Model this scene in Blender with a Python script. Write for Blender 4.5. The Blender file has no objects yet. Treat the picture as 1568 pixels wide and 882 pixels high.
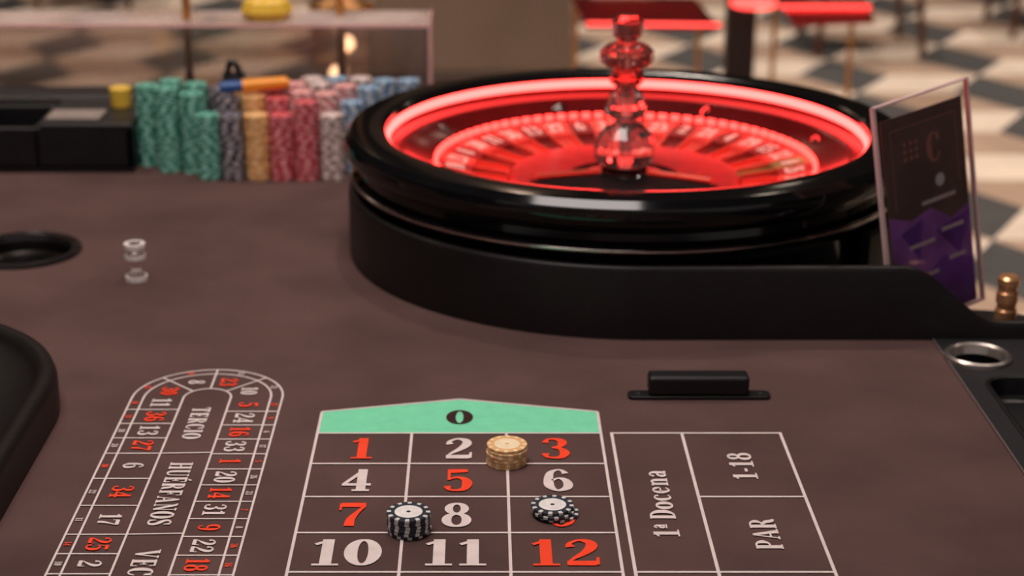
import bpy, bmesh, math, random
from mathutils import Vector, Matrix
random.seed(7)
T=0.76
H=0.732
pi=math.pi
# ------------------------------------------------------------------ helpers
def lin(c):
    c=c/255.0
    return c/12.92 if c<=0.04045 else ((c+0.055)/1.055)**2.4
def rgb(r,g,b): return (lin(r),lin(g),lin(b),1.0)
def mat(name,col,rough=0.5,metal=0.0,noise=0.0,nscale=40,bump=0.0,bscale=300,coat=0.0,emit=None,estr=0,trans=0.0,ior=1.45,spec=0.5):
    m=bpy.data.materials.new(name); m.use_nodes=True
    nt=m.node_tree; b=nt.nodes['Principled BSDF']
    b.inputs['Base Color'].default_value=col
    b.inputs['Roughness'].default_value=rough
    b.inputs['Metallic'].default_value=metal
    b.inputs['IOR'].default_value=ior
    b.inputs['Specular IOR Level'].default_value=spec
    b.inputs['Transmission Weight'].default_value=trans
    b.inputs['Coat Weight'].default_value=coat
    if emit:
        b.inputs['Emission Color'].default_value=emit
        b.inputs['Emission Strength'].default_value=estr
    if noise>0:
        tc=nt.nodes.new('ShaderNodeTexCoord')
        n=nt.nodes.new('ShaderNodeTexNoise'); n.inputs['Scale'].default_value=nscale; n.inputs['Detail'].default_value=6
        r=nt.nodes.new('ShaderNodeValToRGB')
        r.color_ramp.elements[0].position=0.3; r.color_ramp.elements[1].position=0.7
        r.color_ramp.elements[0].color=tuple(c*(1-noise) for c in col[:3])+(1,)
        r.color_ramp.elements[1].color=tuple(min(1,c*(1+noise)) for c in col[:3])+(1,)
        nt.links.new(tc.outputs['Object'],n.inputs['Vector']); nt.links.new(n.outputs['Fac'],r.inputs['Fac'])
        nt.links.new(r.outputs['Color'],b.inputs['Base Color'])
    if bump>0:
        tc=nt.nodes.new('ShaderNodeTexCoord')
        n=nt.nodes.new('ShaderNodeTexNoise'); n.inputs['Scale'].default_value=bscale; n.inputs['Detail'].default_value=3
        bp=nt.nodes.new('ShaderNodeBump'); bp.inputs['Strength'].default_value=bump; bp.inputs['Distance'].default_value=0.001
        nt.links.new(tc.outputs['Object'],n.inputs['Vector']); nt.links.new(n.outputs['Fac'],bp.inputs['Height'])
        nt.links.new(bp.outputs['Normal'],b.inputs['Normal'])
    return m
def acrylic(name,tint=(1,1,1,1),gl=0.12,rough=0.05,gcol=(1,1,1,1)):
    m=bpy.data.materials.new(name); m.use_nodes=True
    nt=m.node_tree; nt.nodes.clear()
    o=nt.nodes.new('ShaderNodeOutputMaterial'); mx=nt.nodes.new('ShaderNodeMixShader')
    t=nt.nodes.new('ShaderNodeBsdfTransparent'); g=nt.nodes.new('ShaderNodeBsdfGlossy')
    t.inputs['Color'].default_value=tint; g.inputs['Roughness'].default_value=rough; g.inputs['Color'].default_value=gcol
    lw=nt.nodes.new('ShaderNodeLayerWeight'); lw.inputs['Blend'].default_value=gl
    ad=nt.nodes.new('ShaderNodeMath'); ad.operation='ADD'; ad.inputs[1].default_value=gl*0.4; ad.use_clamp=True
    nt.links.new(lw.outputs['Fresnel'],ad.inputs[0]); nt.links.new(ad.outputs[0],mx.inputs[0])
    nt.links.new(t.outputs[0],mx.inputs[1]); nt.links.new(g.outputs[0],mx.inputs[2]); nt.links.new(mx.outputs[0],o.inputs[0])
    return m
def link(o,parent=None):
    bpy.context.scene.collection.objects.link(o)
    if parent: o.parent=parent
    return o
def empty(name):
    e=bpy.data.objects.new(name,None); e.empty_display_size=0.05
    return link(e)
def mesh(name,V,F,mats,M=None,parent=None,smooth=False,ang=35,bevel=0,bseg=2):
    me=bpy.data.meshes.new(name); me.from_pydata([tuple(v) for v in V],[],F)
    if not isinstance(mats,(list,tuple)): mats=[mats]
    for m in mats: me.materials.append(m)
    if M: me.polygons.foreach_set('material_index',M)
    me.update()
    if smooth:
        me.shade_smooth(); me.set_sharp_from_angle(angle=math.radians(ang))
    o=bpy.data.objects.new(name,me); link(o,parent)
    if bevel>0:
        md=o.modifiers.new('bevel','BEVEL'); md.width=bevel; md.segments=bseg; md.limit_method='ANGLE'
    return o
def boxg(V,F,x0,x1,y0,y1,z0,z1):
    b=len(V)
    V+= [(x0,y0,z0),(x1,y0,z0),(x1,y1,z0),(x0,y1,z0),(x0,y0,z1),(x1,y0,z1),(x1,y1,z1),(x0,y1,z1)]
    F+= [(b,b+3,b+2,b+1),(b+4,b+5,b+6,b+7),(b,b+1,b+5,b+4),(b+1,b+2,b+6,b+5),(b+2,b+3,b+7,b+6),(b+3,b,b+4,b+7)]
def box(name,x0,x1,y0,y1,z0,z1,m,parent=None,bevel=0,bseg=3):
    V=[];F=[]; boxg(V,F,x0,x1,y0,y1,z0,z1)
    return mesh(name,V,F,m,parent=parent,bevel=bevel,bseg=bseg)
def lathe(name,prof,c,m,parent=None,seg=96,smooth=True,ang=35,a0=0):
    V=[];F=[];n=len(prof)
    for i in range(seg):
        a=a0+2*pi*i/seg
        for r,z in prof: V.append((c[0]+r*math.cos(a),c[1]+r*math.sin(a),z+(c[2] if len(c)>2 else 0)))
    for i in range(seg):
        j=(i+1)%seg
        for k in range(n-1):
            F.append((i*n+k,j*n+k,j*n+k+1,i*n+k+1))
    o=mesh(name,V,F,m,parent=parent)
    bm=bmesh.new(); bm.from_mesh(o.data); bmesh.ops.remove_doubles(bm,verts=bm.verts,dist=1e-6)
    bmesh.ops.recalc_face_normals(bm,faces=bm.faces); bm.to_mesh(o.data); bm.free()
    if smooth: o.data.shade_smooth(); o.data.set_sharp_from_angle(angle=math.radians(ang))
    return o
def cyl(name,p0,p1,r,m,parent=None,seg=20):
    p0=Vector(p0);p1=Vector(p1);d=(p1-p0);L=d.length
    q=d.to_track_quat('Z','Y').to_matrix()
    V=[];F=[]
    for k,z in enumerate((0,L)):
        for i in range(seg):
            a=2*pi*i/seg; V.append(p0+q@Vector((r*math.cos(a),r*math.sin(a),z)))
    for i in range(seg):
        j=(i+1)%seg; F.append((i,j,seg+j,seg+i))
    F.append(tuple(range(seg-1,-1,-1))); F.append(tuple(range(seg,2*seg)))
    return mesh(name,V,F,m,parent=parent,smooth=True)
def fillc(name,loops,z0,z1,m,parent=None,bevel=0):
    cu=bpy.data.curves.new(name,'CURVE'); cu.dimensions='2D'; cu.fill_mode='BOTH'
    cu.extrude=(z1-z0)/2-bevel; cu.bevel_depth=bevel; cu.bevel_resolution=3
    for L in loops:
        s=cu.splines.new('POLY'); s.points.add(len(L)-1)
        for i,p in enumerate(L): s.points[i].co=(p[0],p[1],0,1)
        s.use_cyclic_u=True
    cu.materials.append(m)
    tmp=bpy.data.objects.new(name+'_c',cu); bpy.context.scene.collection.objects.link(tmp)
    dg=bpy.context.evaluated_depsgraph_get(); me=bpy.data.meshes.new_from_object(tmp.evaluated_get(dg))
    bpy.data.objects.remove(tmp)
    me.name=name
    for v in me.vertices: v.co.z+=(z0+z1)/2
    if len(me.materials)==0: me.materials.append(m)
    o=bpy.data.objects.new(name,me); link(o,parent)
    return o
def circ(cx,cy,r,n=64): return [(cx+r*math.cos(2*pi*i/n),cy+r*math.sin(2*pi*i/n)) for i in range(n)]
def arc(cx,cy,r,a0,a1,n): return [(cx+r*math.cos(math.radians(a0+(a1-a0)*i/n)),cy+r*math.sin(math.radians(a0+(a1-a0)*i/n))) for i in range(n+1)]
def rrect(x0,x1,y0,y1,r,n=8):
    return arc(x1-r,y0+r,r,-90,0,n)+arc(x1-r,y1-r,r,0,90,n)+arc(x0+r,y1-r,r,90,180,n)+arc(x0+r,y0+r,r,180,270,n)
def sweep(name,path,sec,m,parent=None,side=1):
    V=[];F=[];N=len(path)
    for i,p in enumerate(path):
        a=Vector(path[max(0,i-1)][:2]); b=Vector(path[min(N-1,i+1)][:2]); t=(b-a).normalized()
        n=Vector((t.y,-t.x))*side
        s=sec(p[2] if len(p)>2 else 0); K=len(s)
        for off,z in s: V.append((p[0]+n.x*off,p[1]+n.y*off,z))
    for i in range(N-1):
        for k in range(K-1):
            F.append((i*K+k,i*K+k+1,(i+1)*K+k+1,(i+1)*K+k))
    F.append(tuple(range(K))); F.append(tuple(range((N-1)*K,N*K))[::-1])
    o=mesh(name,V,F,m,parent=parent)
    bm=bmesh.new(); bm.from_mesh(o.data); bmesh.ops.recalc_face_normals(bm,faces=bm.faces); bm.to_mesh(o.data); bm.free()
    o.data.shade_smooth(); o.data.set_sharp_from_angle(angle=math.radians(50))
    return o
# ------------------------------------------------------------------ glyphs (bold modern serif drawn as pen ribbons)
def S(*p): return (False,True,list(p))
def L(*p): return (False,False,list(p))
def ell(cx,cy,rx,ry,wt,wn):
    P=[]
    for i in range(24):
        a=2*pi*i/24; P.append((cx+rx*math.cos(a),cy+ry*math.sin(a),wn+(wt-wn)*abs(math.cos(a))**1.4))
    return (True,False,P)
def vst(x,w=.19,y0=0,y1=1): return L((x,y0,w),(x,y1,w))
def foot(x,y,h=.15): return L((x-h,y,.05),(x+h,y,.05))
six=S((.5,.8,.14),(.44,.93,.07),(.32,.97,.05),(.17,.82,.14),(.12,.5,.2),(.14,.22,.19),(.3,.03,.06),(.5,.14,.17),(.54,.32,.19),(.48,.5,.14),(.34,.58,.05),(.2,.48,.06))
G={
'0':(.66,[ell(.33,.5,.22,.47,.23,.06)]),
'1':(.56,[vst(.29,.2),foot(.29,.025,.24),L((.33,.97,.06),(.06,.80,.07))]),
'2':(.66,[S((.13,.70,.17),(.12,.84,.08),(.3,.97,.06),(.49,.88,.17),(.51,.70,.2),(.38,.48,.14),(.16,.24,.06),(.07,.08,.04)),L((.05,.08,.15),(.57,.08,.16)),L((.59,.02,.06),(.61,.3,.04))]),
'3':(.66,[S((.12,.77,.16),(.16,.92,.07),(.3,.97,.06),(.48,.88,.17),(.5,.73,.19),(.42,.58,.1),(.26,.53,.05)),S((.26,.53,.05),(.44,.48,.1),(.54,.28,.21),(.46,.08,.14),(.28,.03,.06),(.13,.08,.08),(.1,.24,.16))]),
'4':(.66,[vst(.43,.19),L((.46,.96,.09),(.06,.33,.07)),L((.01,.29,.09),(.64,.29,.09)),L((.24,.03,.06),(.62,.03,.06))]),
'5':(.64,[L((.12,.91,.16),(.54,.93,.12)),L((.13,.97,.05),(.13,.5,.05)),S((.12,.52,.05),(.3,.62,.06),(.48,.52,.16),(.53,.32,.21),(.46,.1,.14),(.28,.03,.06),(.13,.08,.08),(.1,.22,.16))]),
'6':(.66,[six]),
'7':(.62,[L((.06,.91,.16),(.58,.91,.16)),L((.06,.97,.05),(.05,.68,.03)),S((.56,.86,.06),(.42,.6,.09),(.3,.3,.17),(.28,.02,.2))]),
'8':(.64,[ell(.32,.75,.17,.21,.16,.06),ell(.32,.27,.21,.25,.19,.06)]),
'9':(.66,[(False,True,[(.66-x,1-y,w) for x,y,w in six[2]])]),
'T':(.62,[vst(.31,.19),L((.03,.95,.09),(.59,.95,.09)),L((.05,.97,.05),(.05,.72,.03)),L((.57,.97,.05),(.57,.72,.03)),foot(.31,.025)]),
'E':(.6,[vst(.17,.19),L((.04,.96,.07),(.53,.96,.07)),L((.04,.04,.07),(.55,.04,.07)),L((.2,.51,.06),(.42,.51,.06)),L((.52,.98,.05),(.52,.74,.03)),L((.54,.02,.05),(.54,.27,.03)),L((.42,.65,.04),(.42,.37,.04))]),
'F':(.58,[vst(.17,.19),L((.04,.96,.07),(.53,.96,.07)),L((.2,.51,.06),(.42,.51,.06)),L((.52,.98,.05),(.52,.74,.03)),L((.42,.65,.04),(.42,.37,.04)),foot(.17,.025)]),
'R':(.68,[vst(.17,.19),foot(.17,.025),L((.04,.97,.05),(.3,.97,.05)),S((.2,.97,.06),(.4,.94,.08),(.5,.75,.19),(.4,.55,.08),(.2,.51,.06)),S((.3,.51,.08),(.46,.36,.17),(.52,.14,.18),(.64,.03,.07))]),
'P':(.62,[vst(.17,.19),foot(.17,.025),L((.04,.97,.05),(.3,.97,.05)),S((.2,.97,.06),(.4,.94,.08),(.5,.72,.2),(.4,.5,.08),(.2,.46,.06))]),
'C':(.66,[S((.54,.7,.1),(.48,.9,.07),(.34,.97,.06),(.18,.82,.16),(.13,.5,.21),(.18,.18,.16),(.34,.03,.06),(.5,.1,.06),(.58,.3,.05)),L((.57,.98,.04),(.57,.66,.04))]),
'I':(.36,[vst(.18,.19),foot(.18,.025),foot(.18,.975)]),
'O':(.7,[ell(.35,.5,.24,.47,.22,.06)]),
'H':(.76,[vst(.18,.18),vst(.58,.18),L((.18,.5,.06),(.58,.5,.06)),foot(.18,.025),foot(.18,.975),foot(.58,.025),foot(.58,.975)]),
'U':(.72,[foot(.17,.975),foot(.58,.975,.12),S((.17,.98,.19),(.17,.4,.19),(.22,.12,.15),(.38,.03,.07),(.54,.14,.06),(.58,.4,.05),(.58,.98,.05))]),
'A':(.7,[L((.32,.98,.05),(.1,.03,.05)),L((.34,.98,.12),(.54,.03,.2)),L((.16,.32,.06),(.48,.32,.06)),foot(.1,.025,.1),foot(.55,.025)]),
'N':(.72,[L((.15,.98,.05),(.15,.02,.05)),L((.58,.98,.05),(.58,.02,.05)),L((.14,.96,.16),(.58,.04,.16)),foot(.15,.025,.12),foot(.58,.975,.12),foot(.1,.975,.08)]),
'S':(.6,[S((.48,.72,.05),(.42,.92,.08),(.28,.97,.06),(.13,.84,.14),(.16,.66,.17),(.32,.52,.2),(.48,.34,.17),(.48,.14,.14),(.32,.03,.06),(.16,.08,.08),(.1,.28,.05)),L((.5,.97,.04),(.5,.7,.04)),L((.09,.03,.04),(.09,.32,.04))]),
'V':(.68,[L((.14,.98,.19),(.36,.03,.12)),L((.56,.98,.05),(.36,.03,.05)),foot(.14,.975),foot(.56,.975,.1)]),
'D':(.7,[vst(.17,.19),L((.04,.97,.05),(.25,.97,.05)),L((.04,.03,.05),(.25,.03,.05)),S((.2,.97,.06),(.4,.92,.09),(.55,.7,.2),(.57,.5,.21),(.55,.3,.2),(.4,.08,.09),(.2,.03,.06))]),
'o':(.58,[ell(.29,.34,.19,.31,.2,.06)]),
'c':(.52,[S((.43,.5,.13),(.4,.62,.06),(.28,.66,.05),(.14,.52,.16),(.12,.3,.19),(.2,.08,.12),(.32,.03,.06),(.45,.12,.05))]),
'e':(.56,[S((.14,.36,.05),(.46,.38,.05),(.44,.56,.13),(.29,.66,.05),(.15,.54,.15),(.12,.32,.19),(.2,.08,.12),(.32,.03,.06),(.48,.14,.05))]),
'n':(.64,[vst(.17,.17,0,.66),S((.2,.5,.05),(.34,.65,.07),(.46,.55,.15),(.48,.4,.18),(.48,0,.18)),foot(.17,.025,.14),foot(.48,.025,.13),foot(.1,.64,.08)]),
'a':(.58,[S((.12,.5,.13),(.2,.64,.06),(.32,.66,.06),(.42,.52,.16),(.42,.3,.18),(.42,.08,.16),(.54,.05,.06)),S((.42,.38,.05),(.2,.32,.1),(.13,.16,.17),(.22,.03,.08),(.4,.12,.05))]),
'-':(.36,[L((.05,.38,.1),(.31,.38,.1))]),' ':(.25,[]),
}
G['É']=(G['E'][0],G['E'][1]+[L((.26,1.06,.05),(.42,1.2,.1))])
G['ª']=(.34,[(c,s,[(x*.55,.5+y*.62,w*.6) for x,y,w in p]) for c,s,p in G['a'][1]]+[L((.02,.44,.04),(.32,.44,.04))])
def cat(P,n=5):
    out=[];N=len(P)
    for i in range(N-1):
        p0=P[max(0,i-1)];p1=P[i];p2=P[i+1];p3=P[min(N-1,i+2)]
        for k in range(n):
            t=k/n
            out.append(tuple(0.5*((2*p1[j])+(-p0[j]+p2[j])*t+(2*p0[j]-5*p1[j]+4*p2[j]-p3[j])*t*t+(-p0[j]+3*p1[j]-3*p2[j]+p3[j])*t**3) for j in range(3)))
    out.append(P[-1]); return out
def glyph(ch):
    w,st=G[ch]; V=[];F=[]
    for si,(closed,sm,P) in enumerate(st):
        if sm: P=cat(P)
        N=len(P); b=len(V); dz=si*.00005
        for i in range(N):
            a=P[(i-1)%N] if closed else P[max(0,i-1)]; c=P[(i+1)%N] if closed else P[min(N-1,i+1)]
            tx=c[0]-a[0];ty=c[1]-a[1];l=math.hypot(tx,ty) or 1; nx=-ty/l;ny=tx/l;h=P[i][2]/2+.008
            V+=[(P[i][0]+nx*h,P[i][1]+ny*h,dz),(P[i][0]-nx*h,P[i][1]-ny*h,dz)]
        for i in range(N if closed else N-1):
            j=(i+1)%N; F.append((b+2*i+1,b+2*j+1,b+2*j,b+2*i))
    return w,V,F
def text(s,height,xs=.9,length=None,gap=.05):
    tot=sum(G[c][0]+gap for c in s)-gap
    if length: xs=length/(tot*height)
    V=[];F=[];x=0
    for c in s:
        w,v,f=glyph(c); b=len(V)
        V+=[((x+p[0]-tot/2)*height*xs,(p[1]-.5)*height,p[2]) for p in v]; F+=[tuple(i+b for i in q) for q in f]
        x+=w+gap
    return V,F
class Acc:
    def __init__(s): s.V=[];s.F=[];s.M=[]
    def text(s,t,x,y,z,h,rot=0,m=0,**k):
        v,f=text(t,h,**k); c=math.cos(rot);sn=math.sin(rot); b=len(s.V)
        s.V+=[(x+p[0]*c-p[1]*sn,y+p[0]*sn+p[1]*c,z+p[2]) for p in v]; s.F+=[tuple(i+b for i in q) for q in f]; s.M+=[m]*len(f)
    def quad(s,P,z,m=0):
        b=len(s.V); s.V+=[(p[0],p[1],z) for p in P]; s.F.append(tuple(range(b,b+len(P)))); s.M.append(m)
    def hl(s,x0,x1,y,w,z,m=0): s.quad([(x0-w/2,y-w/2),(x1+w/2,y-w/2),(x1+w/2,y+w/2),(x0-w/2,y+w/2)],z+.00012,m)
    def vl(s,x,y0,y1,w,z,m=0): s.quad([(x-w/2,y0-w/2),(x+w/2,y0-w/2),(x+w/2,y1+w/2),(x-w/2,y1+w/2)],z+.00006,m)
    def seg(s,p,q,w,z,m=0):
        dx=q[0]-p[0];dy=q[1]-p[1];l=math.hypot(dx,dy);nx=-dy/l*w/2;ny=dx/l*w/2
        s.quad([(p[0]-nx,p[1]-ny),(q[0]-nx,q[1]-ny),(q[0]+nx,q[1]+ny),(p[0]+nx,p[1]+ny)],z,m)
    def ring(s,cx,cy,r,w,a0,a1,n,z,m=0):
        A=arc(cx,cy,r-w/2,a0,a1,n);B=arc(cx,cy,r+w/2,a0,a1,n)
        for i in range(n): s.quad([A[i],B[i],B[i+1],A[i+1]],z,m)
# ------------------------------------------------------------------ materials
felt=mat('felt_brown',rgb(90,68,65),.95,noise=.2,nscale=6,bump=.35,bscale=900,spec=.1)
mwhite=mat('print_white',rgb(222,206,202),.85,noise=.08,nscale=60,spec=.2)
mred=mat('print_red',rgb(250,74,44),.85,noise=.06,nscale=60,spec=.2)
mgreen=mat('print_green',rgb(122,214,172),.85,noise=.05,nscale=60,spec=.2)
mdark=mat('print_dark',rgb(58,36,34),.9,noise=.05,spec=.2)
housem=mat('housing_leather',rgb(26,21,21),.42,noise=.15,nscale=30,bump=.15,bscale=500,spec=.35)
railm=mat('rail_plastic',rgb(38,37,39),.45,noise=.1,nscale=20,spec=.3)
black=mat('black_plastic',rgb(20,19,20),.4,noise=.2,nscale=30)
gloss=mat('black_lacquer',rgb(12,13,14),.10,noise=.15,nscale=10,spec=.5)
chrome=mat('chrome',rgb(215,205,200),.18,1,noise=.04,nscale=30)
brass=mat('brass',rgb(214,158,100),.3,1,noise=.08,nscale=30)
liner=mat('cup_liner',rgb(42,38,38),.35,.5,noise=.1,nscale=30)
bodym=mat('table_body',rgb(24,21,21),.5,noise=.2,nscale=8)
# ------------------------------------------------------------------ roulette table
table=empty('roulette_table')
WC=(.192,2.305); WR=.372; YW=WC[1]-WR
CR=.24; CY=1.68; CX=-.443-CR
cut=[(-1.4,CY+CR),(CX,CY+CR)]+arc(CX,CY,CR,90,0,24)[1:]+[(-.443,.2)]
outline=[(.528,.2),(.528,YW+.001),(WC[0],YW+.001)]+arc(WC[0],WC[1],WR-.001,270,95,48)[1:]+[(.12,3.2),(-1.4,3.2)]+cut
fillc('felt_top',[outline,circ(-.622,2.272,.074)],-.03,0,felt,table)
box('table_pedestal',-.30,.45,.55,2.6,-.76,-.12,bodym,table,bevel=.02)
box('table_apron',-.42,.60,.25,1.85,-.12,-.031,bodym,table,bevel=.01)
box('table_apron_rear',-1.35,.10,2.0,3.15,-.12,-.031,bodym,table,bevel=.01)
box('rear_leg',-1.2,-1.0,2.4,2.9,-.76,-.12,bodym,table,bevel=.01)
fillc('wheel_well_floor',[circ(WC[0],WC[1],WR-.003,72)],-.06,-.018,bodym,table)
fillc('wheel_well_shelf',[[(.30,YW+.003),(.80,YW+.003),(.80,1.965),(.66,2.085),(.45,2.12)]],-.06,-.0185,bodym,table)
def hh(x):
    t=min(1,max(0,(x-.49)/.115)); t=t*t*(3-2*t); return .09*(1-t)+.022*t
path=[(.80-.01*i,YW,hh(.80-.01*i)) for i in range(61)]+[(p[0],p[1],.09) for p in arc(WC[0],WC[1],WR,270,-40,100)]
def wsec(h): return [(0,-.03),(0,h-.006),(.001,h-.002),(.004,h),(.009,h),(.012,h-.002),(.0135,h-.006),(.0135,-.03)]
sweep('wheel_housing_wall',path,wsec,housem,table)
dp=[(p[0],p[1],.04) for p in [(-.443,.2),(-.443,.6),(-.443,1.0),(-.443,1.4),(-.443,1.55)]+arc(CX,CY,CR,0,90,30)+[(-.9,CY+CR),(-1.4,CY+CR)]]
def asec(h): return [(0,-.03),(0,.034),(.003,.043),(.009,.047),(.017,.046),(.023,.038),(.03,.030),(.06,.026),(.14,.02),(.155,.008),(.155,-.06)]
sweep('dealer_armrest',dp,asec,housem,table,side=-1)
fillc('player_rail',[[(.529,.2),(.80,.2),(.80,YW-.001),(.529,YW-.001)],circ(.5646,1.872,.034),rrect(.553,.625,1.50,1.815,.028)],-.03,.002,railm,table,bevel=.0015)
lathe('cup_ring',[(.028,-.004),(.030,.001),(.031,.006),(.034,.008),(.0375,.006),(.038,.002)],(.5646,1.872),mat('satin_steel',rgb(185,175,170),.3,.9,noise=.04,nscale=30),table)
lathe('cup_liner_right',[(.0335,.002),(.033,-.06),(.03,-.065),(0,-.065)],(.5646,1.872),mat('steel_liner',rgb(120,112,108),.3,.9,noise=.1),table)
def slotsec(h): return [(0,.003),(.003,.004),(.006,.002),(.008,-.018),(.02,-.022)]
rp=rrect(.551,.627,1.498,1.817,.03); rp=rp+[rp[0]]
sweep('slot_tray_rim',[(p[0],p[1],0) for p in rp],slotsec,black,table,side=-1)
box('slot_tray_floor',.552,.626,1.499,1.816,-.028,-.022,black,table)
box('rail_edge_trim',.5272,.5290,.2,YW-.002,-.01,.0025,mat('edge_trim',rgb(110,96,94),.5,.3,noise=.05),table)
lathe('drop_ring',[(.064,-.004),(.066,.004),(.072,.007),(.078,.005),(.080,.0005)],(-.622,2.272),mat('drop_ring_mat',rgb(40,35,35),.2,.2,noise=.05),table)
lathe('drop_liner',[(.0735,.002),(.069,-.03),(.060,-.032),(.058,-.036),(.056,-.075),(0,-.075)],(-.622,2.272),liner,table)
lathe('drop_inner_ring',[(.050,-.020),(.053,-.015),(.058,-.015),(.061,-.022)],(-.622,2.272),chrome,table)
box('rear_rail',-1.4,-.14,2.86,2.95,0,.08,housem,table,bevel=.012)
# ------------------------------------------------------------------ betting layout
A=Acc(); Z1=.0008;Z2=.0011
X0=-.169;CW=.097;Y0=1.6624;RH=.0745;lw=.0028
reds={1,3,5,7,9,12,14,16,18,19,21,23,25,27,30,32,34,36}
for r in range(13): A.hl(X0,X0+3*CW,Y0-r*RH,lw,Z1)
for c in range(4): A.vl(X0+c*CW,Y0-12*RH,Y0,lw,Z1)
for r in range(12):
    for c in range(3):
        n=r*3+c+1
        A.text(str(n),X0+(c+.5)*CW,Y0-(r+.5)*RH-.001,Z2,.049,0,1 if n in reds else 0,xs=.9 if n<10 else 1.0)
A.quad([(X0,Y0),(X0+3*CW,Y0),(X0+3*CW-.0003,1.7187),(X0+1.5*CW,1.7527),(X0+.0003,1.7187)],Z1-.0003,2)
for p,q in [((X0,Y0),(X0,1.7187)),((X0,1.7187),(X0+1.5*CW,1.7527)),((X0+1.5*CW,1.7527),(X0+3*CW,1.7187)),((X0+3*CW,1.7187),(X0+3*CW,Y0))]: A.seg(p,q,lw,Z1)
A.text('0',X0+1.5*CW,1.7035,Z2,.036,0,3,xs=1.15)
bx0,bx1,bx2=.133,.205,.306
for x in (bx0,bx1,bx2): A.vl(x,Y0-12*RH,Y0,lw*1.1,Z1)
for k in (0,4,8,12): A.hl(bx0,bx2,Y0-k*RH,lw*1.1,Z1)
for k in (2,6,10): A.hl(bx1,bx2,Y0-k*RH,lw*1.1,Z1)
for k in range(3): A.text('%dª Docena'%(k+1),(bx0+bx1)/2-.002,Y0-(2+4*k)*RH-.013,Z2,.0235,pi/2,0,length=.142)
A.text('1-18',(bx1+bx2)/2,Y0-RH-.006,Z2,.0235,pi/2,0,length=.062)
A.text('PAR',(bx1+bx2)/2+.001,Y0-3*RH-.003,Z2,.024,pi/2,0,length=.06)
A.text('19-36',(bx1+bx2)/2,Y0-11*RH,Z2,.0235,pi/2,0,length=.08)
cx,cy=-.296,1.757; R0,R1,R2=.081,.0685,.0255; tw=.0021; yb=.95
for R in (R0,R1,R2):
    A.ring(cx,cy,R,tw,0,180,40,Z1)
    for s in(-1,1): A.vl(cx+s*R,yb,cy,tw,Z1)
A.hl(cx-R0,cx+R0,yb,tw,Z1)
for a in (45,90,135): A.seg((cx+R2*math.cos(math.radians(a)),cy+R2*math.sin(math.radians(a))),(cx+R0*math.cos(math.radians(a)),cy+R0*math.sin(math.radians(a))),tw,Z1+.00009)
rot=-pi/2
def isr(n): return 1 if n in reds else 0
for n,a in ((30,157),(8,112),(23,68),(10,23)):
    A.text(str(n),cx+.047*math.cos(math.radians(a)),cy+.047*math.sin(math.radians(a)),Z2,.018,rot,isr(n),xs=.9)
    A.text(str((n*7)%37),cx+.0748*math.cos(math.radians(a)),cy+.0748*math.sin(math.radians(a)),Z2,.007,rot,isr((n*7)%37),xs=.9)
ly=[1.761,1.724,1.687,1.65,1.6123,1.5535,1.4945,1.4355,1.398,1.361]+[1.361-.037*k for k in range(1,6)]
ln=[11,36,13,27,6,34,17,25,2,21,4,19,15,32]
for i,n in enumerate(ln):
    y=ly[i+1]; A.hl(cx-R0,cx-R2,y,tw,Z1); ym=(ly[i]+ly[i+1])/2
    A.text(str(n),cx-(R1+R2)/2,ym,Z2,.0205,rot,isr(n),xs=.92)
    A.text(str((n*5)%37),cx-(R0+R1)/2,ym,Z2,.0065,rot,isr((n*5)%37))
rn=[5,24,16,33,1,20,14,31,9,22,18,29,7,28,12,35,3,26,0]
for i,n in enumerate(rn):
    y=1.755-.036*(i+1); A.hl(cx+R2,cx+R0,y,tw,Z1)
    A.text(str(n),cx+(R1+R2)/2,y+.018,Z2,.0205,rot,isr(n),xs=.92)
    A.text(str((n*5)%37),cx+(R0+R1)/2,y+.018,Z2,.0065,rot,isr((n*5)%37))
for y in (1.6123,1.4355): A.seg((cx-R2,y),(cx+R2,y+.002),tw,Z1+.0002)
A.text('TERCIO',cx-.001,1.688,Z2,.019,rot,0,length=.082)
A.text('HUÉRFANOS',cx,1.5215,Z2,.022,rot,0,length=.137)
A.text('VECINOS',cx,1.35,Z2,.022,rot,0,length=.11)
mesh('betting_layout',A.V,A.F,[mwhite,mred,mgreen,mdark],A.M)
# ------------------------------------------------------------------ chips
def chip_mats(pref,base,spot,label):
    return [mat(pref+'_base',base,.45,noise=.06,nscale=80),mat(pref+'_spot',spot,.45,noise=.06,nscale=80),mat(pref+'_label',label,.4,noise=.08,nscale=120)]
CM={
'yellow':chip_mats('chip_yellow',rgb(230,176,118),rgb(246,222,176),rgb(248,226,190)),
'navy':chip_mats('chip_navy',rgb(38,46,56),rgb(214,212,208),rgb(236,230,226)),
'teal':chip_mats('chip_teal',rgb(48,132,114),rgb(150,208,190),rgb(100,170,150)),
'grey':chip_mats('chip_grey',rgb(54,52,68),rgb(178,166,170),rgb(110,104,120)),
'gold':chip_mats('chip_gold',rgb(232,166,100),rgb(242,198,142),rgb(236,192,136)),
'red':chip_mats('chip_red',rgb(190,54,72),rgb(238,150,152),rgb(220,90,92)),
'rose':chip_mats('chip_rose',rgb(210,120,122),rgb(240,210,204),rgb(240,170,166)),
'white':chip_mats('chip_white',rgb(172,138,134),rgb(240,222,214),rgb(236,216,212)),
'blue':chip_mats('chip_blue',rgb(84,126,164),rgb(206,212,220),rgb(140,176,205)),
}
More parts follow.
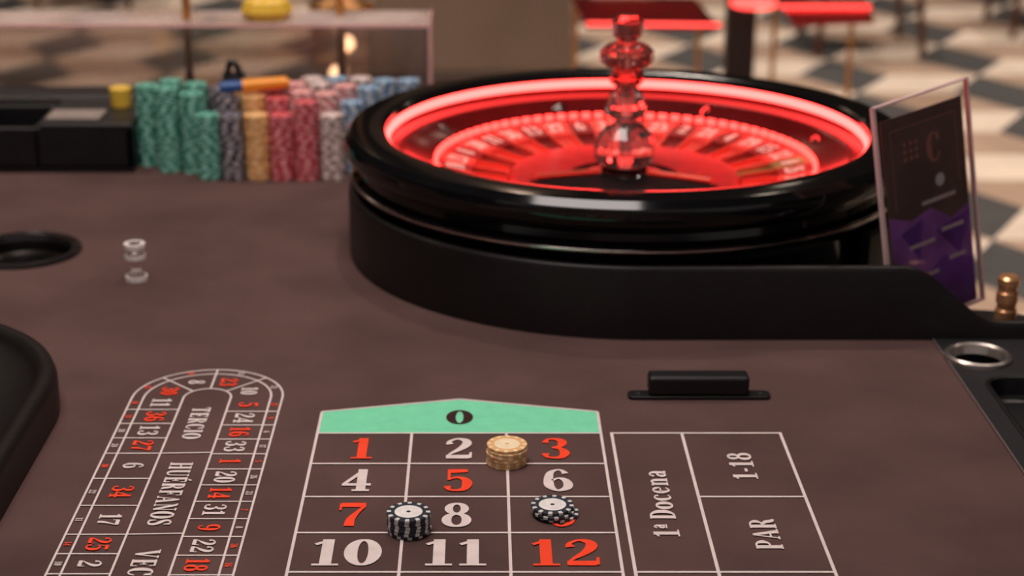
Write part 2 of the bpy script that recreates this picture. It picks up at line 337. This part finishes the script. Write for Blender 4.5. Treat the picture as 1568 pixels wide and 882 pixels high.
def chip_stack(name,x,y,n,kind,R=.0198,th=.0034,jit=.0006,parent=None,z0=0,offs=None,seg=60,per=5,on=2):
    V=[];F=[];M=[]
    for k in range(n):
        a0=random.random()*6.28; ox=random.uniform(-jit,jit);oy=random.uniform(-jit,jit)
        if offs: ox+=offs[k][0];oy+=offs[k][1]
        z=z0+k*th+.0002; b=len(V); e=.00045
        prof=[(.10*R,th-.0004),(.38*R,th-.0004),(.41*R,th-.0004),(.64*R,th-.0004),(.80*R,th-.0002),(R-e,th-.0002),(R,th-e-.0002),(R,e),(R-e,0)]
        K=len(prof)
        for i in range(seg):
            a=a0+2*pi*i/seg
            for r,zz in prof: V.append((x+ox+r*math.cos(a),y+oy+r*math.sin(a),z+zz))
        for i in range(seg):
            j=(i+1)%seg; sp=(i%per)<on
            for q in range(K-1):
                F.append((b+i*K+q+1,b+j*K+q+1,b+j*K+q,b+i*K+q))
                M.append([2,1,2,0,1 if sp else 0,1 if sp else 0,1 if sp else 0,0][q])
        F.append(tuple(b+i*K for i in range(seg))); M.append(0)
        F.append(tuple(b+i*K+K-1 for i in range(seg))[::-1]); M.append(0)
    return mesh(name,V,F,CM[kind],M,parent=parent)
chip_stack('casino_chip_stack',.0245,1.592,6,'yellow')
chip_stack('casino_chip_stack',-.066,1.443,6,'navy')
chip_stack('casino_chip_stack',.067,1.4765,3,'navy',offs=[(.003,.001),(-.001,0),(-.002,.002)])
chip_stack('casino_chip_stack',.070,1.325,2,'navy')
bank=empty('chip_bank')
B=[(-.422,2.645,.102,'teal'),(-.3845,2.642,.102,'grey'),(-.346,2.642,.103,'gold'),(-.308,2.642,.102,'red'),(-.270,2.642,.123,'red'),(-.231,2.642,.102,'white'),
(-.491,2.692,.133,'teal'),(-.4515,2.684,.127,'teal'),(-.5285,2.728,.132,'teal'),(-.49,2.732,.136,'teal'),(-.394,2.683,.122,'grey'),(-.355,2.683,.124,'gold'),(-.317,2.683,.122,'red'),(-.279,2.683,.130,'rose'),(-.241,2.683,.126,'rose'),(-.203,2.683,.115,'blue'),
(-.45,2.724,.134,'teal'),(-.41,2.724,.126,'grey'),(-.371,2.724,.128,'gold'),(-.332,2.724,.126,'red'),(-.293,2.724,.134,'rose'),(-.255,2.724,.133,'white'),(-.216,2.724,.132,'rose'),(-.178,2.724,.128,'blue'),
(-.27,2.764,.134,'white'),(-.232,2.764,.134,'blue'),(-.193,2.764,.134,'white'),(-.155,2.764,.130,'blue'),(-.117,2.764,.13,'blue')]
for i,(x,y,h,k) in enumerate(B): chip_stack('stack_%d'%i,x,y,int(h/.0034),k,R=.0183,parent=bank,seg=24,per=4)
mk=empty('marker_pen')
orange=mat('orange_plastic',rgb(250,156,44),.35,noise=.05); bluep=mat('blue_plastic',rgb(40,84,150),.35,noise=.05); yel=mat('yellow_plastic',rgb(236,192,70),.35,noise=.05)
zt=.1275
cyl('barrel',(-.372,2.684,zt+.0095),(-.305,2.700,zt+.0115),.0098,orange,mk); cyl('cap',(-.405,2.676,zt+.0085),(-.372,2.684,zt+.0095),.0088,bluep,mk); cyl('tip_plug',(-.305,2.700,zt+.0115),(-.300,2.701,zt+.0115),.006,orange,mk)
bc=empty('binder_clip')
V=[(-.408,2.72,.1275),(-.372,2.72,.1275),(-.372,2.738,.1275),(-.408,2.738,.1275),(-.408,2.729,.150),(-.372,2.729,.150)]
mesh('clip_body',V,[(0,3,2,1),(0,1,5,4),(2,3,4,5),(1,2,5),(3,0,4)],black,parent=bc,bevel=.001)
cyl('handle_a',(-.400,2.729,.144),(-.396,2.731,.166),.005,black,bc); cyl('handle_b',(-.380,2.729,.144),(-.386,2.731,.162),.005,black,bc); cyl('handle_c',(-.396,2.731,.165),(-.386,2.731,.162),.005,black,bc)
# ------------------------------------------------------------------ black bar fixture on felt
fx=empty('limit_sign_bracket')
fillc('base_plate',[rrect(.158,.310,1.752,1.770,.006),circ(.168,1.761,.003,16),circ(.300,1.761,.003,16)],.0004,.004,black,fx,bevel=.0008)
box('holder_body',.179,.287,1.752,1.776,.004,.026,black,fx,bevel=.004)
for x in (.168,.300): lathe('screw_%d'%int(x*100),[(.0028,.001),(.0028,.0035),(0,.0042)],(x,1.761),chrome,fx,seg=16)
# ------------------------------------------------------------------ acrylic dolly
cl=acrylic('clear_acrylic',(.96,.94,.94,1),.15,.05)
frost=mat('frosted_edge',rgb(240,230,226),.3,noise=.03)
dl=empty('win_marker_dolly')
lathe('dolly_body',[(0,.0012),(.0125,.0012),(.0125,.009),(.007,.013),(.0055,.024),(.008,.030),(.012,.034),(.012,.045),(.008,.048),(0,.048)],(-.445,2.152),cl,dl,seg=24)
lathe('dolly_foot_ring',[(.0118,.0005),(.0142,.0005),(.0142,.007),(.0118,.007)],(-.445,2.152),frost,dl,seg=24)
lathe('dolly_ring_low',[(.0110,.030),(.0135,.030),(.0135,.035),(.0110,.035)],(-.445,2.152),frost,dl,seg=24)
lathe('dolly_ring_top',[(.0085,.0445),(.0135,.0445),(.0135,.0500),(.0085,.0500)],(-.445,2.152),frost,dl,seg=24)
# ------------------------------------------------------------------ roulette wheel
wheel=empty('roulette_wheel')
lathe('bowl_shell',[(.352,-.0175),(.352,.085),(.358,.096),(.365,.102),(.366,.110),(.357,.116),(.356,.125),(.363,.132),(.373,.138),(.377,.148),(.375,.160),(.367,.168),(.345,.1705),(.328,.170),(.3215,.166),(.3195,.160)],WC,gloss,wheel,seg=160)
lathe('rim_trim_line',[(.3655,.1045),(.3672,.1055),(.3672,.107),(.3655,.108)],WC,chrome,wheel,seg=160)
led=mat('red_led',rgb(255,60,60),.4,emit=(1,.046,.040,1),estr=11)
bead=mat('red_bead_led',rgb(255,60,60),.4,emit=(1,.035,.028,1),estr=7)
track=mat('ball_track_wood_redlit',rgb(72,11,12),.16,noise=.3,nscale=12,spec=.45)  # dark wood; red LED glow painted into the base colour
lathe('led_strip',[(.3195,.160),(.3160,.159),(.3155,.154),(.3160,.149),(.3195,.148)],WC,led,wheel,seg=160)
lathe('ball_track',[(.3195,.148),(.317,.142),(.306,.138),(.298,.1365),(.294,.134),(.270,.122),(.262,.119),(.256,.1165)],WC,track,wheel,seg=160)
rred=mat('rotor_red',rgb(225,70,60),.35,noise=.1,spec=.3); rblk=mat('rotor_black_redlit',rgb(120,28,26),.35,noise=.1,spec=.3); rgreen=mat('rotor_green',rgb(90,110,60),.35,noise=.1)  # black cells painted dark red, LED glow put into their colour
redchrome=mat('red_metal',rgb(240,120,100),.3,.8,noise=.05)
numw=mat('rotor_numeral',rgb(255,215,205),.5,noise=.03)
cone=mat('rotor_cone_redlit',rgb(160,28,28),.3,noise=.2,spec=.4)  # black cone with the red LED glow painted into its base
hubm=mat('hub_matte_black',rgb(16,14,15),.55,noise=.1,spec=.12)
order=[0,32,15,19,4,21,2,25,17,34,6,27,13,36,11,30,8,23,10,5,24,16,33,1,20,14,31,9,22,18,29,7,28,12,35,3,26]
V=[];F=[];M=[]
prof=[(.250,.1150),(.206,.1065),(.203,.0985),(.158,.094)]
for i in range(37*4):
    a=2*pi*i/(37*4)
    for r,z in prof: V.append((WC[0]+r*math.cos(a),WC[1]+r*math.sin(a),z))
for i in range(37*4):
    j=(i+1)%(37*4); n=order[i//4]; mi=2 if n==0 else (0 if n in reds else 1)
    for k in range(3): F.append((i*4+k,i*4+k+1,j*4+k+1,j*4+k)); M.append(mi)
mesh('number_ring',V,F,[rred,rblk,rgreen],M,parent=wheel)
V=[];F=[]
for i in range(37):
    a=2*pi*i/37; c=math.cos(a);s=math.sin(a)
    b=len(V); w=.0012
    for r,z0,z1 in ((.205,.0985,.1065),(.158,.094,.099)):
        for sg in(-1,1):
            for z in (z0,z1): V.append((WC[0]+r*c-sg*w*s,WC[1]+r*s+sg*w*c,z))
    F+=[(b,b+1,b+5,b+4),(b+2,b+6,b+7,b+3),(b+1,b+3,b+7,b+5),(b,b+2,b+3,b+1),(b+4,b+5,b+7,b+6)]
    b=len(V)
    for r,z in ((.250,.1156),(.206,.1071)):
        for sg in(-1,1): V.append((WC[0]+r*c-sg*.0008*s,WC[1]+r*s+sg*.0008*c,z))
    F.append((b,b+2,b+3,b+1))
mesh('frets',V,F,redchrome,parent=wheel)
V=[];F=[]
for i,n in enumerate(order):
    a=2*pi*(i+.5)/37; v,f=text(str(n),.026,xs=.75); b=len(V); c=math.cos(a);s=math.sin(a)
    for p in v:
        r=.228+p[1]; t=p[0]; z=.1065+(r-.206)*(.0085/.044)+.0007+p[2]
        V.append((WC[0]+r*c+t*s,WC[1]+r*s-t*c,z))
    F+=[tuple(k+b for k in q) for q in f]
mesh('wheel_numerals',V,F,numw,parent=wheel)
V=[];F=[]
for i in range(84):
    a=2*pi*i/84; c=math.cos(a);s=math.sin(a); b=len(V)
    for r in (.2515,.2565):
        for t in (-.006,.006):
            for z in (.1165,.1245): V.append((WC[0]+r*c-t*s,WC[1]+r*s+t*c,z))
    F+=[(b,b+1,b+3,b+2),(b+4,b+6,b+7,b+5),(b,b+4,b+5,b+1),(b+2,b+3,b+7,b+6),(b+1,b+5,b+7,b+3),(b,b+2,b+6,b+4)]
mesh('bead_lights',V,F,bead,parent=wheel)
lathe('rotor_cone',[(.158,.0935),(.152,.102),(.140,.103),(.075,.098)],WC,cone,wheel,seg=96)
lathe('rotor_hub_dish',[(.075,.098),(.06,.096),(.05,.098),(.045,.092),(0,.092)],WC,gloss,wheel,seg=96)
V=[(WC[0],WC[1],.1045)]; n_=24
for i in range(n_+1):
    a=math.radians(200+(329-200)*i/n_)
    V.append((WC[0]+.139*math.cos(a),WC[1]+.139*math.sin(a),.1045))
mesh('cone_dark_sheet',V,[(0,i+1,i+2) for i in range(n_)],hubm,parent=wheel)  # added dark sheet: front quadrant of the cone without the red glow
lathe('rotor_base',[(.256,.1165),(.250,.114),(.25,.08),(.0,.08)],WC,gloss,wheel,seg=96)
V=[];F=[]
for i in range(8):
    a=2*pi*(i+.35)/8; c=math.cos(a);s=math.sin(a); b=len(V); ln_,wd=(.013,.006) if i%2 else (.006,.012)
    zf=lambda r: .134+(r-.294)*.5
    for dr,dt in ((-ln_,0),(0,wd),(ln_,0),(0,-wd)):
        r=.281+dr; V.append((WC[0]+r*c-dt*s,WC[1]+r*s+dt*c,zf(r)+.0005))
    V.append((WC[0]+.281*c,WC[1]+.281*s,zf(.281)+.007))
    F+=[(b+k,b+(k+1)%4,b+4) for k in range(4)]
mesh('ball_deflectors',V,F,chrome,parent=wheel)
cglass=mat('crystal',rgb(255,248,246),.0,trans=.96,ior=1.5,noise=.02); rglass=mat('red_crystal',rgb(255,168,162),.0,trans=.93,ior=1.5,noise=.02)
def sc(P): return [(r*1.06,.092+(z-.092)*.955) for r,z in P]
lathe('turret_base',sc([(.044,.092),(.044,.098),(.038,.106),(.030,.110),(.030,.116)]),WC,gloss,wheel,seg=32)
lathe('turret_bulb',sc([(0,.112),(.030,.112),(.038,.124),(.039,.140),(.034,.158),(.022,.172),(.013,.178),(.013,.181),(.024,.186),(.026,.196),(.021,.215),(.014,.226),(0,.226)]),WC,cglass,wheel,seg=12,smooth=False)
lathe('turret_mid',sc([(0,.2265),(.013,.2265),(.021,.232),(.021,.248),(.014,.254),(.030,.258),(.034,.264),(.034,.276),(.027,.284),(.012,.290),(0,.290)]),WC,rglass,wheel,seg=10,smooth=False)
lathe('turret_finial',sc([(0,.2905),(.011,.2905),(.0185,.298),(.020,.316),(.013,.326),(0,.328)]),WC,rglass,wheel,seg=8,smooth=False)
lathe('turret_core',sc([(.006,.11),(.006,.3)]),WC,chrome,wheel,seg=16)
for i,a in enumerate((200,329,80)):
    a=math.radians(a); c=math.cos(a);s=math.sin(a)
    cyl('arm_%d'%i,(WC[0]+.035*c,WC[1]+.035*s,.107),(WC[0]+.128*c,WC[1]+.128*s,.108),.0045,redchrome,wheel)
# ------------------------------------------------------------------ acrylic sign
sg=empty('acrylic_table_sign')
BL=Vector((.49,1.972,-.012)); u=Vector((.130,.0955,.015)).normalized(); v=Vector((-.045,.012,.275)); v=(v-u*v.dot(u)).normalized(); n=u.cross(v)
SW,SH=.166,.281
def sg_box(name,a0,a1,b0,b1,c0,c1,m):
    V=[];F=[]; boxg(V,F,a0,a1,b0,b1,c0,c1)
    return mesh(name,[BL+u*p[0]+v*p[1]+n*p[2] for p in V],F,m,parent=sg)
sheet=acrylic('sign_acrylic',(.97,.95,.95,1),.08,.03)
edge=mat('sign_edge',rgb(240,200,198),.25,noise=.05)
sg_box('front_sheet',0,SW,0,SH,.002,.0035,sheet)
for nm,q in (('edge_left',(0,.003,0,SH)),('edge_right',(SW-.003,SW,0,SH)),('edge_top',(0,SW,SH-.002,SH)),('edge_bottom',(0,SW,0,.002))): sg_box(nm,q[0],q[1],q[2],q[3],-.002,.004,edge)
pdark=mat('poster_dark',rgb(130,108,102),.4,noise=.3,nscale=12); ppur=mat('poster_purple',rgb(186,122,232),.4,noise=.45,nscale=18); ppur2=mat('poster_violet',rgb(138,82,190),.4,noise=.4,nscale=25); ptxt=mat('poster_text',rgb(245,230,230),.5,noise=.05); prose=mat('poster_rose',rgb(215,150,140),.4,noise=.05); pglow=mat('poster_highlight',rgb(250,255,252),.3,noise=.02)
sg_box('poster',.012,SW-.012,.004,SH-.020,-.001,.0008,pdark)
a=Acc()
x0,x1=.012,SW-.012
a.quad([(x0,.004),(x1,.004),(x1,.130),(.12,.118),(.085,.140),(.05,.132),(x0,.145)],.0010,0)
a.quad([(x0,.004),(x1,.004),(x1,.06),(.10,.076),(.05,.05),(x0,.07)],.0012,1)
a.quad([(.03,.12),(.07,.13),(.06,.08)],.0014,1); a.quad([(.09,.11),(x1,.12),(.13,.07)],.0014,1)
a.text('C',.098,.212,.0014,.036,0,3,xs=1.1)
for i in range(3):
    for j in range(3): a.quad([(.046+.010*i,.205+.009*j),(.051+.010*i,.205+.009*j),(.051+.010*i,.210+.009*j),(.046+.010*i,.210+.009*j)],.0014,3)
a.ring(.105,.170,.004,.008,0,360,16,.0014,4)  # bright dot is a painted highlight on the sign
for (tx,ty,l) in ((.10,.148,.06),(.065,.100,.045),(.120,.108,.04),(.07,.060,.04),(.125,.07,.03)):
    a.quad([(tx-l/2,ty-.0024),(tx+l/2,ty-.0024),(tx+l/2,ty+.0024),(tx-l/2,ty+.0024)],.0016,2)
for (p,q) in (((.026,.150),(.026,.246)),((.026,.246),(.140,.246)),((.140,.246),(.140,.160))): a.seg(p,q,.0012,.0014,3)
mesh('poster_print',[BL+u*p[0]+v*p[1]+n*p[2] for p in a.V],a.F,[ppur,ppur2,ptxt,prose,pglow],a.M,parent=sg)
bcn=empty('brass_canister')
lathe('canister_body',[(0,-.018),(.013,-.018),(.013,.018),(.0115,.020),(.0115,.026),(.013,.028),(.013,.040),(.0115,.042),(.0115,.048),(.013,.050),(.013,.058),(.010,.061),(0,.061)],(.628,1.99),mat('polished_copper',rgb(240,175,125),.28,.7,noise=.08),bcn,seg=32)
# ------------------------------------------------------------------ black tray at rear left
tr=empty('card_tray')
tx0,tx1,ty0,ty1=-.845,-.545,2.675,2.84
box('tray_floor',tx0,tx1,ty0,ty1,0.0005,.012,black,tr)
for nm,q in (('wall_front',(tx0,tx1,ty0,ty0+.012)),('wall_rear',(tx0,tx1,ty1-.012,ty1)),('side_left',(tx0,tx0+.012,ty0,ty1)),('side_right',(tx1-.012,tx1,ty0,ty1)),('divider',(-.70,-.69,ty0,ty1))): box(nm,q[0],q[1],q[2],q[3],.006,.072,black,tr,bevel=.003)
box('lid',-.69,-.545,ty0,ty1,.066,.078,black,tr,bevel=.003)
box('card_deck',-.685,-.60,2.70,2.76,.0785,.082,mat('card_backs',rgb(150,135,128),.4,noise=.15,nscale=60),tr,bevel=.001)
yc=empty('yellow_dice_cup'); lathe('cup_body',[(0,.0785),(.016,.0785),(.018,.108),(.014,.110),(0,.110)],(-.585,2.80),yel,yc,seg=24)
# ------------------------------------------------------------------ acrylic cover behind the chips
cov=empty('acrylic_cover')
cedge=mat('cover_edge',rgb(250,190,186),.3,noise=.1)  # edge strips coloured bright pink to paint in reflected red light
ax0,ax1,ay0,ay1,az=-1.30,-.091,3.0,3.14,.168
side=acrylic('cover_acrylic',(.97,.93,.91,1),.40,.18,(1,.94,.90,1))
V=[];F=[]; boxg(V,F,ax0,ax1,ay0,ay0+.005,.0005,az); boxg(V,F,ax0,ax1,ay1-.005,ay1,.0005,az); boxg(V,F,ax1-.005,ax1,ay0,ay1,.0005,az)
mesh('cover_sides',V,F,side,parent=cov)
# clear acrylic top; whitish sheen of the ceiling lights painted into its colour
ft=bpy.data.materials.new('cover_top_painted_sheen'); ft.use_nodes=True; nt=ft.node_tree; nt.nodes.clear()
o_=nt.nodes.new('ShaderNodeOutputMaterial'); mx=nt.nodes.new('ShaderNodeMixShader'); t_=nt.nodes.new('ShaderNodeBsdfTransparent'); d_=nt.nodes.new('ShaderNodeBsdfPrincipled')
d_.inputs['Base Color'].default_value=rgb(244,222,214); d_.inputs['Roughness'].default_value=.25; t_.inputs['Color'].default_value=(.95,.91,.89,1)
tc=nt.nodes.new('ShaderNodeTexCoord'); nz=nt.nodes.new('ShaderNodeTexNoise'); nz.inputs['Scale'].default_value=7; nz.inputs['Detail'].default_value=4
rr=nt.nodes.new('ShaderNodeMapRange'); rr.inputs['From Min'].default_value=.35; rr.inputs['From Max'].default_value=.65; rr.inputs['To Min'].default_value=.18; rr.inputs['To Max'].default_value=.6
nt.links.new(tc.outputs['Object'],nz.inputs['Vector']); nt.links.new(nz.outputs['Fac'],rr.inputs['Value']); nt.links.new(rr.outputs[0],mx.inputs[0]); nt.links.new(t_.outputs[0],mx.inputs[1]); nt.links.new(d_.outputs[0],mx.inputs[2]); nt.links.new(mx.outputs[0],o_.inputs[0])
box('cover_top',ax0,ax1,ay0,ay1,az,az+.005,ft,cov)
V=[];F=[]; boxg(V,F,ax1-.001,ax1+.004,ay0-.004,ay0+.001,0.0005,az+.006); boxg(V,F,ax0,ax1,ay0-.002,ay0,az+.001,az+.006); boxg(V,F,ax1,ax1+.002,ay0,ay1,az-.001,az+.006); boxg(V,F,ax1-.003,ax1+.001,ay1,ay1+.003,0.0005,az+.004)
mesh('cover_edges',V,F,cedge,parent=cov)
cyl('post_a',(-.515,3.06,.0005),(-.515,3.06,.50),.0075,brass,cov); cyl('post_b',(-.250,3.10,.0005),(-.250,3.10,.50),.0075,brass,cov)
yb_=empty('yellow_chip_bag')
lathe('bag_body',[(0,.1735),(.036,.1735),(.046,.188),(.040,.204),(.02,.214),(.012,.226),(.016,.236),(0,.236)],(-.375,3.06),yel,yb_,seg=9,smooth=False)
# ------------------------------------------------------------------ room
FZ=-.76
c1=mat('carpet_beige',rgb(168,142,122),.95,noise=.14,nscale=6); c2=mat('carpet_cream',rgb(216,198,180),.95,noise=.1,nscale=6); c3=mat('carpet_slate',rgb(72,70,69),.95,noise=.2,nscale=6)
V=[];F=[];M=[]; s=.36
for i in range(-14,16):
    for j in range(-12,24):
        px=i*1.5*s; py=(j+.5*(i%2))*math.sqrt(3)*s+1
        if not(-6<px<6 and -2.4<py<10.6): continue
        b=len(V); V.append((px,py,FZ))
        for k in range(6): V.append((px+s*math.cos(k*pi/3),py+s*math.sin(k*pi/3),FZ))
        F+=[(b,b+1,b+2,b+3),(b,b+3,b+4,b+5),(b,b+5,b+6,b+1)]; M+=[0,2,1]
mesh('floor',V,F,[c1,c2,c3],M)
wallm=mat('wall_paint',rgb(84,70,62),.8,noise=.06,nscale=3)
ceilm=mat('ceiling_paint',rgb(70,60,55),.9,noise=.05,nscale=3)
box('wall_rear',-6,6,10.6,10.7,FZ,2.45,wallm); box('wall_left',-6.1,-6,-2.4,10.7,FZ,2.45,wallm); box('wall_right',6,6.1,-2.4,10.7,FZ,2.45,wallm)
box('ceiling',-6.1,6.1,-2.4,10.7,2.45,2.5,ceilm)
box('baseboard_rear',-6,6,10.57,10.6,FZ,FZ+.12,black)
pil=empty('pillar')
box('pillar_shaft',-.40,.33,6.4,6.9,FZ+.12,2.449,mat('pillar_taupe',rgb(138,117,102),.7,noise=.1,nscale=3),pil,bevel=.01)
box('pillar_base',-.42,.35,6.38,6.92,FZ+.001,FZ+.12,wallm,pil,bevel=.005)
# red-lit display stand
gt=empty('neon_display_stand')
redplate=acrylic('red_tinted_acrylic',(.95,.55,.55,1),.35,.2,(1,.4,.4,1))
neon=mat('neon_red',rgb(255,60,50),.4,emit=(1,.07,.06,1),estr=3)
fillc('shelf_a',[[(.30,5.02),(.68,5.0),(.66,5.5),(.28,5.5)]],-.215,-.205,redplate,gt)
fillc('shelf_b',[[(.90,5.06),(1.14,5.1),(1.20,5.5),(.92,5.5)]],-.215,-.205,redplate,gt)
for nm,(p,q) in (('shelf_tube_a',((.30,5.02,-.20),(.68,5.0,-.20))),('shelf_tube_b',((.90,5.3,-.20),(1.17,5.3,-.20)))): cyl(nm,p,q,.004,neon,gt)
for k_,x in enumerate((.29,.675,.91,1.15)): cyl('shelf_leg_%d'%k_,(x,5.45,FZ+.001),(x,5.45,-.215),.008,brass,gt)
box('post',.737,.822,5.25,5.33,FZ+.02,.35,mat('dark_bronze',rgb(34,20,20),.4,noise=.1),gt,bevel=.005)
lathe('foot',[(0,FZ+.001),(.22,FZ+.001),(.22,FZ+.012),(.05,FZ+.03),(0,FZ+.03)],(.777,5.29),black,gt,seg=48)
lathe('neon_ring',[(.06,-.178),(.068,-.174),(.068,-.164),(.06,-.160),(.052,-.164),(.052,-.174),(.06,-.178)],(.80,5.18),neon,gt,seg=40)
seatm=mat('chair_fabric',rgb(120,50,48),.8,noise=.1)
def chair(name,x,y,r=0):
    e=empty(name); legs=mat(name+'_legs',rgb(110,72,54),.4,.6,noise=.1)
    for i,(dx,dy) in enumerate(((-.2,-.2),(.2,-.2),(-.2,.2),(.2,.2))): cyl('leg_%d'%i,(x+dx*1.1,y+dy*1.1,FZ+.001),(x+dx*.9,y+dy*.9,FZ+.46),.014,legs,e)
    box('seat',x-.24,x+.24,y-.24,y+.24,FZ+.46,FZ+.54,seatm,e,bevel=.03)
    V=[];F=[];N=12
    for k in range(N+1):
        a=pi*k/N
        for rr in (.24,.20):
            for z in (FZ+.52,FZ+.86): V.append((x+rr*math.cos(a),y+rr*math.sin(a)*.9+.05,z))
    for k in range(N):
        b=4*k; F+=[(b,b+4,b+5,b+1),(b+2,b+3,b+7,b+6),(b+1,b+5,b+7,b+3),(b,b+2,b+6,b+4)]
    mesh('backrest',V,F,seatm,parent=e,smooth=True)
chair('lounge_chair',1.62,7.5); chair('lounge_chair',2.55,7.9); chair('lounge_chair',-1.9,8.6)
st=empty('side_table'); stm=mat('side_table_wood',rgb(70,52,42),.5,noise=.2,nscale=10)
lathe('top',[(0,-.335),(.24,-.335),(.24,-.315),(0,-.315)],(-.36,4.5),stm,st,seg=48); cyl('stem',(-.36,4.5,FZ+.02),(-.36,4.5,-.335),.03,stm,st); lathe('foot',[(0,FZ+.001),(.16,FZ+.001),(.15,FZ+.02),(0,FZ+.03)],(-.36,4.5),stm,st,seg=40)
ln2=empty('lantern'); bulb=mat('warm_bulb',rgb(255,220,170),.4,emit=(1,.75,.5,1),estr=10)
lathe('lantern_base',[(0,-.3145),(.085,-.3145),(.085,-.295),(0,-.295)],(-.36,4.5),stm,ln2,seg=32)
lathe('lantern_glass',[(.080,-.295),(.080,-.06)],(-.36,4.5),acrylic('lantern_glass_mat',(.72,.6,.52,1),.15,.1),ln2,seg=32)
lathe('lantern_cap',[(.085,-.06),(.085,-.05),(.03,-.03),(0,-.02)],(-.36,4.5),brass,ln2,seg=32)
for i,(x,z) in enumerate(((-.345,-.15),(-.375,-.228))):
    lathe('bulb_%d'%i,[(0,z-.02),(.010,z-.017),(.017,z-.009),(.018,z),(.016,z+.009),(.010,z+.017),(0,z+.02)],(x,4.48),bulb,ln2,seg=20)
    cyl('candle_%d'%i,(x,4.48,-.295),(x,4.48,z-.019),.008,frost,ln2)
# ------------------------------------------------------------------ lights
def area(name,x,y,z,sx,sy,e,col,rot=(0,0,0)):
    l=bpy.data.lights.new(name,'AREA'); l.shape='RECTANGLE'; l.size=sx; l.size_y=sy; l.energy=e; l.color=col
    o=bpy.data.objects.new(name,l); o.location=(x,y,z); o.rotation_euler=rot; link(o); return o
area('ceiling_panel_light',-.3,1.5,2.38,1.2,1.0,45,(1,.89,.85))
dm=mat('downlight_glow',rgb(255,230,200),.5,emit=(1,.82,.66,1),estr=14)
dls=empty('ceiling_downlights')
k=0
for x in (-2.6,-1.3,0.0,1.3,2.6):
    for y in (2.8,4.6,6.4,8.2):
        X=x+.3*(k%2)
        lathe('downlight_%d'%k,[(0,2.44),(.06,2.44),(.07,2.4495)],(X,y),dm,dls,seg=20)
        l=bpy.data.lights.new('downlight_beam','SPOT'); l.energy=112 if y>4 else 42; l.color=(1,.86,.75); l.spot_size=math.radians(95); l.spot_blend=.8; l.shadow_soft_size=.06
        o=bpy.data.objects.new('downlight_beam_%d'%k,l); o.location=(X,y,2.42); link(o,dls); k+=1
w=bpy.data.worlds.new('world'); bpy.context.scene.world=w; w.use_nodes=True
w.node_tree.nodes['Background'].inputs[0].default_value=(1,.87,.82,1); w.node_tree.nodes['Background'].inputs[1].default_value=.33
for o in bpy.context.scene.objects:
    if o.parent is None: o.location.z+=T
# ------------------------------------------------------------------ camera
cd=bpy.data.cameras.new('camera'); cam=bpy.data.objects.new('camera',cd); link(cam)
cam.location=(0,0,H+T); cam.rotation_euler=(math.radians(90-19.04),0,0)
cd.sensor_width=36; cd.lens=61.99; cd.shift_x=.0293; cd.clip_start=.05
cd.dof.use_dof=True; cd.dof.focus_distance=1.61; cd.dof.aperture_fstop=4.3
bpy.context.scene.camera=cam
bpy.context.scene.view_settings.view_transform='Standard'
